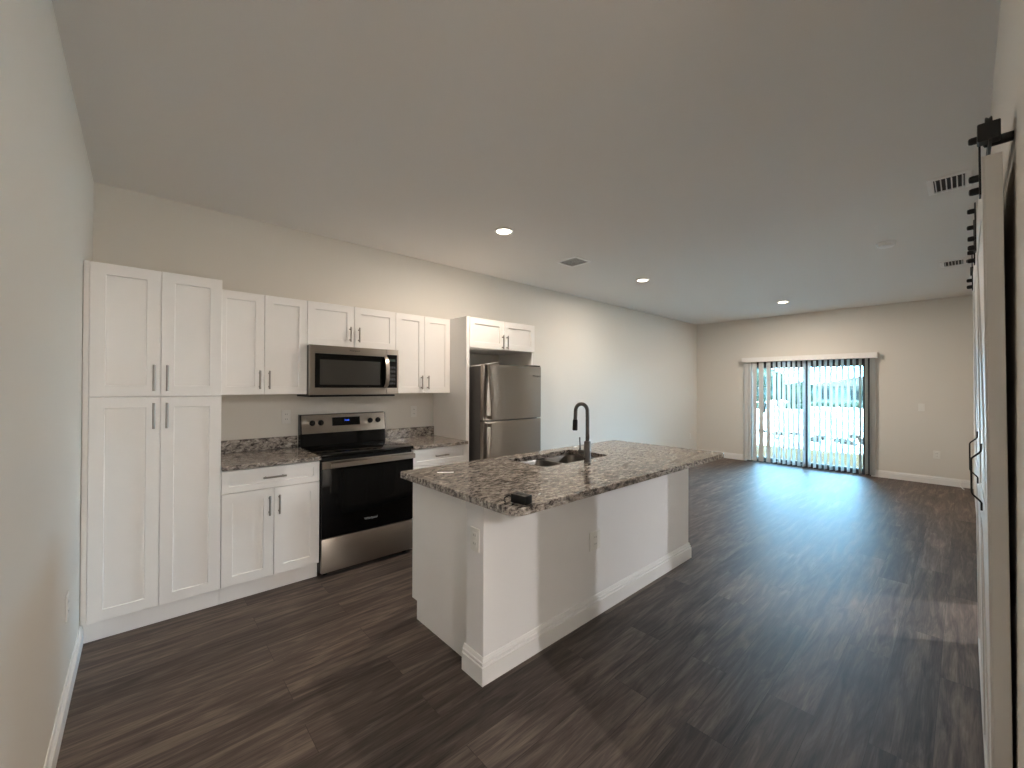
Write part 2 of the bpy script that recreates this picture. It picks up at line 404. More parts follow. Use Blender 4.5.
XR0, XR1, XP = 1.2385, 2.004, 2.590
bc = thing('base_cabinet', 'white base cabinet with one drawer over two doors between pantry and oven', 'cabinet', (.93, -.3, 0), 'base cabinets')
cab_body(bc, .6325, XR0, YD+.0205, ZB, .884)
bm = B(); shaker(bm, .6325+G, XR0-G, .731, .876, YD, fwid=.040)
d = link('drawer_front', bm, 'cab', bc); handle_h(d, .866, 1.008, .808, YD)
door_pair(bc, .6325, .9368, XR0, ZB, .727, YD, (.545, .678))
bc2 = thing('base_cabinet', 'narrow white base cabinet with drawer between the oven and the fridge', 'cabinet', (2.3, -.3, 0), 'base cabinets')
cab_body(bc2, XR1+.002, XP-.002, YD+.0205, ZB, .884)
bm = B(); shaker(bm, XR1+.002+G, XP-.002-G, .731, .876, YD, fwid=.040)
d = link('drawer_front', bm, 'cab', bc2); handle_h(d, 2.225, 2.365, .808, YD)
door_pair(bc2, XR1+.002, 2.297, XP-.002, ZB, .727, YD, (.545, .678))

def worktop(label, x0, x1):
    o = thing('worktop', label, 'countertop', ((x0+x1)/2, -.3, .884), 'granite worktops along the wall')
    bm = B(); box(bm, x0, x1, -.650, -.002, .8845, .914, .003); link('slab', bm, 'granite', o)
    bm = B(); box(bm, x0, x1, -.021, -.002, .9145, 1.011, .0015); link('backsplash', bm, 'granite', o)
worktop('short speckled granite worktop with backsplash between pantry and oven', .6325, XR0+.003)
worktop('short speckled granite worktop with backsplash between oven and fridge panel', XR1, XP-.001)

YU = -.3257
def upper(label, x0, xm, x1, z0, z1, hz, yf=YU, fwid=.058, hoff=.035):
    o = thing('wall_cabinet', label, 'cabinet', ((x0+x1)/2, -.15, z0), 'white wall cabinets')
    cab_body(o, x0+.0008, x1-.0008, yf+.0205, z0, z1, False)
    door_pair(o, x0, xm, x1, z0, z1, yf, hz, fwid, hoff)
    return o
upper('tall two-door white wall cabinet hung beside the pantry', .6325, .9292, 1.2285, 1.372, 2.125, (1.414, 1.552), hoff=.031)
upper('short two-door white wall cabinet hung above the microwave', 1.2285, 1.604, 1.9905, 1.770, 2.125, (1.817, 1.943), hoff=.037)
upper('two-door white wall cabinet hung between microwave and fridge panel', 1.9905, 2.2915, 2.589, 1.372, 2.125, (1.410, 1.542))
YFR = -.6063
upper('short two-door white cabinet hung over the fridge', 2.629, 3.080, 3.5364, 1.825, 2.126, (1.832, 1.975), YFR, .060, .031)
bm = B(); box(bm, 3.518, 3.5364, -.575, -.002, 0, 1.8242, .001, 1)
tag(link('fridge_panel', bm, 'cab', loc=(3.527, -.3, 0)), 'white end panel standing at the right side of the fridge', 'panel')
bm = B(); box(bm, 2.5905, 2.628, -.6063, -.002, 0, 2.128, .001, 1)
tag(link('fridge_panel', bm, 'cab', loc=(2.609, -.3, 0)), 'tall white end panel standing at the left side of the fridge', 'panel')

# ------------------------------------------------------------------ oven range
rg = thing('electric_range', 'stainless and black electric range with glass cooktop and backguard knobs', 'oven', (1.62, -.33, 0))
RX0, RX1 = XR0+.005, XR1-.004
bm = B(); box(bm, RX0, RX1, -.62, -.03, .03, .898, .002); link('body', bm, 'blackplastic', rg)
for x in (RX0+.05, RX1-.05):
    for y in (-.58, -.08):
        bm = B(); disc(bm, (x, y, 0), (0, 0, 1), .018, .031, 12); link('foot', bm, 'blackplastic', rg)
bm = B(); box(bm, RX0+.002, RX1-.002, -.652, -.621, .035, .289, .004); link('storage_drawer', bm, 'steel', rg, True)
bm = B(); box(bm, RX0+.002, RX1-.002, -.655, -.621, .296, .872, .004); dr = link('oven_door', bm, 'blackglass', rg, True)
bm = B(); box(bm, RX0+.002, RX1-.002, -.660, -.6555, .815, .872, .002); link('top_band', bm, 'steel', dr)
bm = B(); strip(bm, [(RX0+.05, -.700, .845), (RX1-.012, -.700, .845)], .021, .014, (0, 0, 1))
for x in (RX0+.065, RX1-.03): box(bm, x-.012, x+.012, -.698, -.6605, .832, .858, .003)
link('handle', bm, 'steel', dr)
text('logo', 'Whirlpool', .026, 'logo_light', dr, front_text(1.622, -.6558, .382))
bm = B(); box(bm, RX0-.001, RX1+.001, -.648, -.085, .8985, .921, .004); ck = link('cooktop', bm, 'blackglass', rg, True)
for cx, cy, r in ((1.43, -.47, .105), (1.81, -.47, .085), (1.43, -.22, .075), (1.81, -.22, .100)):
    bm = B(); n = 40
    loops(bm, [[(cx+q*math.cos(2*PI*k/n), cy+q*math.sin(2*PI*k/n), z) for k in range(n)] for q, z in ((r, .9212), (r, .9216), (r-.005, .9216), (r-.005, .9212))], closed=True)
    link('burner_ring', bm, 'ring', ck)
bm = B()
loops(bm, [[(x, y, z) for y, z in ((-.030, .899), (-.100, .899), (-.088, 1.022), (-.105, 1.026), (-.082, 1.190), (-.030, 1.192))] for x in (RX0, RX1)])
bgd = link('backguard', bm, 'blackglass', rg)
def bgp(z, off=.0): return -.105 + (z-1.026)/(1.190-1.026)*.023 - off       # face of the slanted control panel
bm = B(); loops(bm, [[(x, bgp(z, o), z) for z, o in ((1.028, .001), (1.028, .004), (1.186, .004), (1.186, .001))] for x in (RX0+.008, RX1-.008)])
cp = link('control_panel', bm, 'steel', bgd)
tilt = Vector((0, -1, .14)).normalized()
for x in (1.337, 1.407, 1.847, 1.923):
    bm = B(); lathe(bm, (x, bgp(1.117, .0045), 1.117), tilt, [(.024, 0), (.024, .006), (.020, .010), (.018, .024), (.015, .027)], 20)
    box(bm, x-.003, x+.003, bgp(1.117, .037), bgp(1.117, .030), 1.100, 1.134, .001)
    link('knob', bm, 'blackplastic', bgd, True)
bm = B(); loops(bm, [[(x, bgp(z, o), z) for z, o in ((1.085, .0042), (1.085, .0065), (1.158, .0065), (1.158, .0042))] for x in (1.503, 1.750)])
dp = link('display', bm, 'blackglass', bgd)
mt_ = Matrix.Translation((1.630, bgp(1.128, .0072), 1.130)) @ Matrix.Rotation(PI/2-.139, 4, 'X')
text('clock_digits', '12:00', .020, 'digits', dp, mt_, .0004)

# ------------------------------------------------------------------ microwave
mw = thing('microwave', 'stainless over-the-range microwave mounted under the short wall cabinet', 'microwave', (1.61, -.2, 1.36))
MX0, MX1, MY = 1.2305, 1.9885, -.390
bm = B(); box(bm, MX0, MX1, -.355, -.003, 1.364, 1.768, .003); link('body', bm, 'grey_side', mw)
bm = B(); box(bm, MX0+.004, MX1-.03, -.376, -.02, 1.350, 1.3635, .002); link('underside_vent', bm, 'blackplastic', mw)
XC = 1.872
def ring_front(bm, x0, x1, z0, z1, wx0, wx1, wz0, wz1, yf, yb, rec):
    def r(a, b, c, d, y): return [(a, y, c), (b, y, c), (b, y, d), (a, y, d)]
    loops(bm, [r(x0, x1, z0, z1, yb), r(x0, x1, z0, z1, yf+.003), r(x0+.003, x1-.003, z0+.003, z1-.003, yf), r(wx0, wx1, wz0, wz1, yf), r(wx0+.001, wx1-.001, wz0+.001, wz1-.001, yf+rec)])
bm = B(); ring_front(bm, MX0, XC-.001, 1.366, 1.768, 1.268, XC-.002, 1.423, 1.703, MY, -.356, .004); md = link('door', bm, 'steel', mw)
bm = B(); ring_front(bm, 1.2695, XC-.0035, 1.4245, 1.7015, 1.305, 1.815, 1.447, 1.655, MY+.0008, MY+.0035, .0012); wn = link('door_glass', bm, 'blackglass', md)
bm = B(); box(bm, 1.3065, 1.8135, MY+.0015, MY+.0030, 1.4485, 1.6535); link('window', bm, 'greyglass', md)
bm = B(); strip(bm, [(1.862, MY-.004, 1.432), (1.862, MY-.028, 1.455), (1.862, MY-.042, 1.50), (1.862, MY-.047, 1.565), (1.862, MY-.042, 1.63), (1.862, MY-.028, 1.675), (1.862, MY-.004, 1.698)], .0165, .010, (1, 0, 0))
link('handle', bm, 'steel', md, True)
text('logo', 'Whirlpool', .022, 'logo_dark', md, front_text(1.585, MY-.0004, 1.738))
bm = B(); ring_front(bm, XC+.001, MX1, 1.366, 1.768, XC+.002, 1.974, 1.423, 1.722, MY, -.356, .004); pn = link('control_panel', bm, 'steel', mw)
bm = B(); box(bm, XC+.0035, 1.9725, MY+.0012, MY+.0036, 1.4245, 1.7205); kp = link('keypad', bm, 'blackglass', pn)
bm = B(); box(bm, 1.897, 1.955, MY+.0006, MY+.0011, 1.662, 1.684); link('display', bm, 'greendig', pn)
for r in range(5):
    for c in range(3):
        bm = B(); box(bm, 1.898+c*.021, 1.913+c*.021, MY+.0007, MY+.0011, 1.455+r*.036, 1.472+r*.036); link('button', bm, 'ring', pn)

# ------------------------------------------------------------------ fridge
fr = thing('refrigerator', 'stainless top-freezer refrigerator standing beside the tall white panel', 'refrigerator', (3.07, -.4, 0))
LX0, LX1, LY = 2.672, 3.462, -.800
bm = B(); box(bm, LX0+.004, LX1-.004, -.722, -.03, .03, 1.640, .006); link('body', bm, 'grey_side', fr)
bm = B(); box(bm, LX0+.02, LX1-.02, -.70, -.06, 0, .031); link('base', bm, 'blackplastic', fr)
for nm, z0, z1 in (('freezer_door', 1.112, 1.655), ('fridge_door', .075, 1.100)):
    bm = B(); n = 10; R_B = .024
    ring = []
    for k in range(n+1):
        s = k/n; x = LX0 + (LX1-LX0)*s; ring.append((x, LY + R_B*(2*s-1)**2*1.0))
    prof = [(LX0, -.730)] + ring + [(LX1, -.730)]
    loops(bm, [[(x, y, z) for x, y in prof] for z in (z0, z1)]); bmesh.ops.bevel(bm, geom=[e for e in bm.edges if abs(e.verts[0].co.z-e.verts[1].co.z) < 1e-6], offset=.004, segments=2, affect='EDGES')
    d = link(nm, bm, 'steel', fr, True)
    hb = B(); hx = LX0+.045
    if nm == 'freezer_door':
        pts = [(hx, LY+.006, 1.650), (hx+.001, LY-.014, 1.58), (hx+.003, LY-.032, 1.48), (hx+.005, LY-.046, 1.34), (hx+.006, LY-.054, 1.22), (hx+.006, LY-.056, 1.125)]
        strip(hb, pts, .019, .016, (1, 0, 0)); box(hb, hx-.01, hx+.02, LY-.052, LY+.008, 1.128, 1.160, .003)
        link('handle', hb, 'steel', d, True)
        text('logo', 'Whirlpool', .030, 'logo_dark', d, front_text(3.385, LY+.0095, 1.555))
    else:
        pts = [(hx+.006, LY-.056, 1.088), (hx+.006, LY-.054, .99), (hx+.005, LY-.046, .86), (hx+.003, LY-.032, .72), (hx+.001, LY-.014, .58), (hx, LY+.006, .50)]
        strip(hb, pts, .019, .016, (1, 0, 0)); box(hb, hx-.01, hx+.02, LY-.052, LY+.008, 1.052, 1.084, .003)
        link('handle', hb, 'steel', d, True)
bm = B(); box(bm, LX1-.15, LX1-.01, -.778, -.66, 1.6555, 1.668, .004); link('hinge_cover', bm, 'blackplastic', fr)
bm = B()
vs = [bm.verts.new(p) for p in ((2.70, -.69, 1.645), (2.705, -.52, 1.645), (2.98, -.48, 1.672), (3.00, -.66, 1.700), (2.84, -.70, 1.672))]
f = bm.faces.new(vs); r = bmesh.ops.extrude_face_region(bm, geom=[f]); bmesh.ops.translate(bm, verts=[v for v in r['geom'] if isinstance(v, bmesh.types.BMVert)], vec=(0, 0, .002))
tag(link('paper_sheet', bm, 'paper', loc=(2.88, -.56, 1.642)), 'white sheet of paper lying curled on top of the refrigerator', 'paper')

# ------------------------------------------------------------------ island
IX0, IX1, IYF = 1.481, 3.685, -2.2947
isl = thing('kitchen_island', 'white kitchen island base with panelled end and tall baseboard under granite', 'kitchen island', (2.58, -1.95, 0))
bm = B(); box(bm, IX0, IX1, IYF, -2.155, 0, .8775, .002, 1); kw = link('knee_wall', bm, 'knee', isl)
bm = B(); box(bm, IX0-.003, IX0+.02, IYF-.003, -2.150, .818, .8775, .001, 1); link('post_cap', bm, 'knee', kw)
for xa, xb in ((1.518, 1.537), (3.660, 3.679)):
    bm = B()
    loops(bm, [[(x, y, z) for y, z in ((-2.1545, 0), (-1.587, 0), (-1.587, .112), (-1.527, .112), (-1.527, .8775), (-2.1545, .8775))] for x in (xa, xb)])
    bmesh.ops.triangulate(bm, faces=[f for f in bm.faces if len(f.verts) > 4]); link('end_panel', bm, 'cab', isl)
bm = B(); box(bm, 1.5375, 3.6595, -1.575, -1.555, .112, .8775); link('face_frame', bm, 'cab', isl)
bm = B(); box(bm, 1.5375, 3.6595, -1.605, -1.590, 0, .112); link('toe_kick', bm, 'cab', isl)
xs = [1.5375, 1.97, 2.22, 2.58, 2.94, 3.30, 3.6595]
for a, b in zip(xs, xs[1:]):
    bm = B(); shaker(bm, -b+G, -a-G, .116, .872, 1.535); bmesh.ops.rotate(bm, verts=bm.verts, cent=(0, 0, 0), matrix=Matrix.Rotation(PI, 3, 'Z'))
    link('door', bm, 'cab', isl)
def wrap_base(bm, path, h, t):
    """baseboard profile swept along a path of corners (mitred)"""
    n = len(path); ring = []
    for i, (p, d0, d1) in enumerate(path):
        o = Vector(d0) + (Vector(d1) if d1 != d0 else Vector((0, 0, 0)))
        ring.append([Vector(p) + o*d + Vector((0, 0, z)) for d, z in base_profile(h, t)])
    loops(bm, ring)
L_, F_, R2 = (-1, 0, 0), (0, -1, 0), (1, 0, 0)
bm = B()
wrap_base(bm, [((IX0, -2.142, 0), L_, L_), ((IX0, IYF, 0), L_, F_), ((IX1, IYF, 0), F_, R2), ((IX1, -2.142, 0), R2, R2)], .126, .018)
link('baseboard', bm, 'trim', isl)

CX0, CX1, CY0, CY1 = 1.4255, 3.735, -2.579, -1.524
SX0, SX1, SY0, SY1 = 2.205, 2.925, -2.025, -1.640
ct = thing('island_countertop', 'large speckled granite countertop with rounded corners and sink cutout on island', 'countertop', (2.58, -2.05, .878))
bm = B()
rad = [.03, .02, .075, .06]
def ring3(i, z): return [(x, y, z) for x, y in rrect(CX0+i, CX1-i, CY0+i, CY1-i, [max(q-i, .003) for q in rad], 8)]
def hole3(i, z): return [(x, y, z) for x, y in rrect(SX0-i, SX1+i, SY0-i, SY1+i, .05+i, 8)]
a = loops(bm, [ring3(0, .8785), ring3(0, .9105), ring3(.0035, .914)], False, False)
h = loops(bm, [hole3(0, .8785), hole3(0, .9115), hole3(.0025, .914)], False, False)
fill_ring(bm, a[-1], h[-1]); fill_ring(bm, a[0], h[0])
link('slab', bm, 'granite', ct)

sk = thing('sink', 'undermount double-bowl stainless sink set into the island granite', 'sink', (2.565, -1.83, .70))
XD = 2.565
for x0, x1, zb in ((SX0-.006, XD-.012, .69), (XD+.012, SX1+.006, .67)):
    bm = B(); y0, y1 = SY0-.006, SY1+.006
    def bl(i, z, r=.055): return [(x, y, z) for x, y in rrect(x0+i, x1-i, y0+i, y1-i, max(r-i*.3, .01), 6)]
    zt = .8778 if False else .872
    loops(bm, [bl(-.010, zt), bl(0, zt), bl(.004, zt-.012), bl(.012, zb+.03), bl(.022, zb+.010), bl(.045, zb), bl(.042, zb-.003), bl(.010, zb+.006), bl(-.004, zb+.03), bl(-.010, zt-.003)], False, False, True)
    # floor of the bowl
    rg2 = [bm.verts.new(p) for p in bl(.0455, zb)]; bm.faces.new(rg2)
    b_ = link('bowl', bm, 'sinksteel', sk, True)
    bm = B(); lathe(bm, ((x0+x1)/2, (y0+y1)/2, zb+.0005), (0, 0, 1), [(.045, 0), (.045, .002), (.036, .003), (.030, .001), (.012, .002)], 24); link('drain', bm, 'nickel', b_, True)

fc = thing('faucet', 'dark gooseneck pull-down faucet with side lever behind the island sink', 'faucet', (2.536, -2.117, .914))
FX, FY = 2.536, -2.112
bm = B(); lathe(bm, (FX, FY, .9142), (0, 0, 1), [(.027, 0), (.027, .004), (.024, .006), (.0235, .145), (.021, .150), (.016, .152)], 24); link('body', bm, 'steel_dark', fc, True)
bm = B(); pts = [(FX, FY, 1.062), (FX, FY, 1.15), (FX, FY, 1.235)]; rA = .0525
for k in range(1, 13):
    a = PI*k/12*.97; pts.append((FX, FY + rA - rA*math.cos(a), 1.268 + rA*math.sin(a)))
pts += [(FX, FY+.106, 1.232), (FX, FY+.108, 1.205)]
tube(bm, pts, .0135, 14); link('spout', bm, 'steel_dark', fc, True)
bm = B(); tube(bm, [(FX, FY+.1078, 1.207), (FX, FY+.108, 1.20), (FX, FY+.110, 1.135), (FX, FY+.110, 1.13)], [.015, .0175, .0185, .016], 16); link('spray_head', bm, 'blackmetal', fc, True)
bm = B(); tube(bm, [(FX, FY+.018, .985), (FX, FY+.070, .985)], .0165, 16); lv = link('lever_hub', bm, 'steel_dark', fc, True)
bm = B(); tube(bm, [(FX, FY+.062, .998), (FX, FY+.064, 1.03), (FX, FY+.068, 1.085)], [.006, .005, .0045], 10); link('lever', bm, 'steel_dark', lv, True)

bx = thing('black_box', 'small black plastic box lying on the island counter near its rounded corner', 'gadget', (1.522, -2.517, .914))
def obox(bm, c, ux, uy, hx, hy, z0, z1, bev):
    box(bm, -hx, hx, -hy, hy, z0, z1, bev)
    a = math.atan2(uy, ux); bmesh.ops.rotate(bm, verts=bm.verts, cent=(0, 0, 0), matrix=Matrix.Rotation(a, 3, 'Z')); bmesh.ops.translate(bm, verts=bm.verts, vec=(c[0], c[1], 0))
bm = B(); obox(bm, (1.522, -2.517), -.17, .985, .043, .025, .9145, .954, .004); link('case', bm, 'blackplastic', bx, True)
bm = B(); obox(bm, (1.520, -2.508), -.17, .985, .016, .010, .9545, .9565, .001); link('button', bm, 'slot', bx)
bm = B(); tube(bm, [(1.508, -2.474, .936), (1.500, -2.455, .938), (1.486, -2.444, .930), (1.474, -2.452, .920), (1.470, -2.466, .918)], .0032, 8); link('cord', bm, 'blackplastic', bx, True)
bm = B(); obox(bm, (1.622, -1.738), .80, -.60, .050, .016, .9143, .9155, .0004)
tag(link('paper_tag', bm, 'paper', loc=(1.62, -1.74, .914)), 'small white paper tag lying flat on the island counter', 'paper')
bm = B(); tube(bm, [(1.675, -2.475, .9155), (1.69, -2.47, .917), (1.705, -2.462, .9155)], [.002, .004, .002], 8)
tag(link('plastic_scrap', bm, 'paper', loc=(1.69, -2.47, .914)), 'tiny whitish scrap on the counter right of the black box', 'scrap')

# ------------------------------------------------------------------ outlets and switches
def wall_plate(name, label, cat, c, n, kind='duplex', w=.070, h=.115):
    """c on the wall surface, n the wall's outward normal"""
    o = thing(name, label, cat, c, 'outlets' if cat == 'outlet' else None)
    n = Vector(n); c = Vector(c); s = n.cross(Vector((0, 0, 1))).normalized()
    def pbox(bm, a0, a1, z0, z1, d0, d1, bev=0):
        b2 = B(); box(b2, a0, a1, d0, d1, z0, z1, bev)
        mx = Matrix((s, n, Vector((0, 0, 1)))).transposed()
        for v in b2.verts: v.co = c + mx @ v.co
        me = bpy.data.meshes.new('t'); b2.to_mesh(me); b2.free(); bm.from_mesh(me); bpy.data.meshes.remove(me)
    bm = B(); pbox(bm, -w/2, w/2, -h/2, h/2, .0003, .006, .002); link('plate', bm, 'plate', o)
    if kind == 'duplex':
        for z in (-.021, .021):
            bm = B(); pbox(bm, -.017, .017, z-.015, z+.015, .0061, .0078, .001); rc = link('receptacle', bm, 'plate', o)
            for a in (-.007, .007):
                bm = B(); pbox(bm, a-.0013, a+.0013, z-.004, z+.006, .0079, .0082); link('slot', bm, 'slot', rc)
    else:
        for a in ((0,) if w < .1 else (-.023, .023)):
            bm = B(); pbox(bm, a-.017, a+.017, -.033, .033, .0061, .0085, .001); link('rocker', bm, 'plate', o)
    return o
wall_plate('wall_outlet', 'white outlet on the backsplash wall left of the range', 'outlet', (1.156, 0, 1.176), (0, -1, 0))
wall_plate('wall_outlet', 'white outlet on the backsplash wall right of the range', 'outlet', (2.355, 0, 1.176), (0, -1, 0))
wall_plate('wall_outlet', 'low outlet on the long wall near the far corner', 'outlet', (8.785, 0, .42), (0, -1, 0))
wall_plate('wall_outlet', 'low white outlet on the far wall right of the sliding door', 'outlet', (XF, -3.585, .44), (-1, 0, 0))
wall_plate('wall_outlet', 'white outlet low on the left wall beside the pantry', 'outlet', (0, -1.16, .445), (1, 0, 0))
wall_plate('wall_outlet', 'white outlet on the end post of the island', 'outlet', (IX0, -2.230, .68), (-1, 0, 0))
wall_plate('wall_outlet', 'white outlet on the long front face of the island', 'outlet', (2.372, IYF, .472), (0, -1, 0), w=.110)
wall_plate('light_switch', 'white light switch on the far wall right of the sliding door', 'switch', (XF, -3.424, 1.145), (-1, 0, 0), 'rocker')

# ------------------------------------------------------------------ ceiling fixtures
def can(label, x, y, watt, col):
    o = thing('recessed_light', label, 'light', (x, y, H), 'recessed ceiling lights')
    bm = B(); n = 32
    loops(bm, [[(x+q*math.cos(2*PI*k/n), y+q*math.sin(2*PI*k/n), z) for k in range(n)] for q, z in ((.085, H-.0003), (.085, H-.004), (.078, H-.008), (.064, H-.008), (.062, H-.004), (.062, H-.0003))], closed=True)
    link('trim_ring', bm, 'trim', o, True)
    bm = B(); lathe(bm, (x, y, H-.0003), (0, 0, -1), [(.0615, 0), (.0615, .003), (.055, .006)], 32); link('lens', bm, 'lamp', o)
    ld = bpy.data.lights.new('recessed_lamp', 'AREA'); ld.shape = 'DISK'; ld.size = .07; ld.energy = watt; ld.color = col
    lo = bpy.data.objects.new('recessed_lamp', ld); C.objects.link(lo); lo.parent = o; lo.location = (0, 0, -.012)
    return o
can('lit recessed ceiling light above the island, nearest the kitchen cabinets', 2.558, -1.195, CAN_W*.82, CAN_COL)
can('lit recessed ceiling light in the middle of the ceiling past the fridge', 4.900, -1.154, CAN_W, CAN_COL)
can('lit recessed ceiling light closest to the sliding door wall', 7.703, -1.956, CAN_W*1.45, CAN_COL)
can('recessed ceiling light in the entry hall behind the viewer', .45, -6.9, HALL_W, HALL_COL)

can('recessed ceiling light in the side room beyond the right wall doorway', 6.2, -6.8, ROOM_W, ROOM_COL)

def vent(label, x0, x1, y0, y1, axis, n, ang):
    o = thing('ceiling_vent', label, 'vent', ((x0+x1)/2, (y0+y1)/2, H), 'ceiling vents')
    bm = B(); f = .028
    def r(i, z): return [(x0+i, y0+i, z), (x1-i, y0+i, z), (x1-i, y1-i, z), (x0+i, y1-i, z)]
    loops(bm, [r(0, H-.0003), r(0, H-.004), r(.004, H-.008), r(f, H-.008), r(f+.002, H-.0003)], closed=True); link('frame', bm, 'trim', o)
    bm = B(); box(bm, x0+f+.003, x1-f-.003, y0+f+.003, y1-f-.003, H-.0016, H-.0004); link('duct_opening', bm, 'ventdark', o)
    a0, a1 = (y0+f, y1-f) if axis == 'x' else (x0+f, x1-f)
    for k in range(n):
        c = a0 + (a1-a0)*(k+.5)/n; hw = .0065
        dx, dz = math.cos(ang)*hw, math.sin(ang)*hw
        q = [(c-dx, H-.0095-dz), (c+dx, H-.0095+dz), (c+dx, H-.0083+dz), (c-dx, H-.0083-dz)]
        bm = B()
        if axis == 'x': loops(bm, [[(x, a, z) for a, z in q] for x in (x0+f, x1-f)])
        else: loops(bm, [[(a, y, z) for a, z in q] for y in (y0+f, y1-f)])
        link('louver', bm, 'trim', o)
vent('ceiling vent between the recessed lights near the kitchen wall', 3.545, 3.82, -1.19, -.905, 'y', 8, .12)
vent('dark-slotted ceiling vent nearest the viewer, beside the barn door hardware', 4.0, 4.30, -3.90, -3.70, 'x', 6, 1.0)
vent('smaller looking dark-slotted ceiling vent beyond the smoke detector by the right wall', 6.53, 6.83, -3.89, -3.69, 'x', 6, 1.0)
sm = thing('smoke_detector', 'round white smoke detector on the ceiling near the right wall', 'smoke detector', (5.35, -3.38, H))
bm = B(); lathe(bm, (5.35, -3.38, H-.0003), (0, 0, -1), [(.07, 0), (.07, .012), (.062, .014)], 28); link('base', bm, 'trim', sm, True)
bm = B(); lathe(bm, (5.35, -3.38, H-.0145), (0, 0, -1), [(.060, 0), (.060, .016), (.050, .024), (.02, .026)], 28); link('cover', bm, 'trim', sm, True)

# ------------------------------------------------------------------ vertical blind
vb = thing('blind_valance', 'white valance of the vertical blind above the sliding door', 'blind', (9.05, -1.93, 1.93))
bm = B()
loops(bm, [[(x, y, z) for x, y in ((XF-.001, -2.925), (8.992, -2.925), (8.992, -.928), (XF-.001, -.928), (XF-.001, -.934), (8.998, -.934), (8.998, -2.919), (XF-.001, -2.919))] for z in (1.930, 2.018)])
bmesh.ops.triangulate(bm, faces=[f for f in bm.faces if len(f.verts) > 4]); link('fascia', bm, 'trim', vb)
bm = B(); box(bm, 9.030, 9.070, -2.915, -.938, 1.970, 2.000, .003); link('headrail', bm, 'plate', vb)
def vane_mesh():
    bm = B(); n = 6; wd = .0445; pr = []
    for k in range(n+1):
        s = -1 + 2*k/n; pr.append((s*wd, .006*(1-s*s)))
    prof = pr + [(x, y-.0012) for x, y in pr[::-1]]
    loops(bm, [[(x, y, z) for x, y in prof] for z in (.028, 1.9285)])
    return bm
v0 = None
# (Y, turn) : turn is the angle of the vane's width away from the X axis
vl = [(-.985, 1.35), (-1.045, 1.2), (-1.132, 1.4), (-1.250, 1.4), (-1.372, 1.15)]
y = -1.47
while y > -2.80: vl.append((y, -.30)); y -= .0775
vl += [(-2.848, -.30), (-2.880, -.30)]
for i, (y, a) in enumerate(vl):
    if v0 is None:
        bm = vane_mesh(); v0 = link('blind_vane', bm, 'vane', None, True); o = v0
    else:
        o = v0.copy(); C.objects.link(o)
    o.location = (9.050, y, 0); o.rotation_euler = (0, 0, a)
    o['group'] = 'white vertical blind vanes'; o['category'] = 'blind vane'
    o['label'] = 'white vertical blind vane hanging in front of the glass sliding door'
    if i < 5: o['label'] = 'white vane turned flat in the stack at left end of blind'; o['group'] = 'turned vanes at the left end'
    if y < -2.83: o['label'] = 'white vane closely set at the right end of the vertical blind'; o['group'] = 'close vanes at the right end'

# ------------------------------------------------------------------ barn doors on the right wall
HZ = 2.092
rail = thing('barn_door_rail', 'black flat barn door rail with wall standoffs along the right wall', 'rail', (2.75, -3.92, HZ))
bm = B(); box(bm, 1.84, 3.72, -3.9135, -3.9075, HZ-.021, HZ+.021, .001); link('track', bm, 'blackmetal', rail)
for x in (1.90, 2.36, 2.80, 3.24, 3.66):
    bm = B(); tube(bm, [(x, YR+.0005, HZ), (x, -3.9137, HZ)], .0125, 14); st = link('standoff', bm, 'blackmetal', rail, True)
    bm = B(); lathe(bm, (x, -3.9073, HZ), (0, 1, 0), [(.011, 0), (.011, .005), (.006, .008)], 6); link('bolt', bm, 'blackmetal', st)
for x in (1.855, 3.70):
    bm = B(); box(bm, x-.018, x+.018, -3.928, -3.888, HZ-.016, HZ+.030, .003); link('end_stop', bm, 'blackmetal', rail)
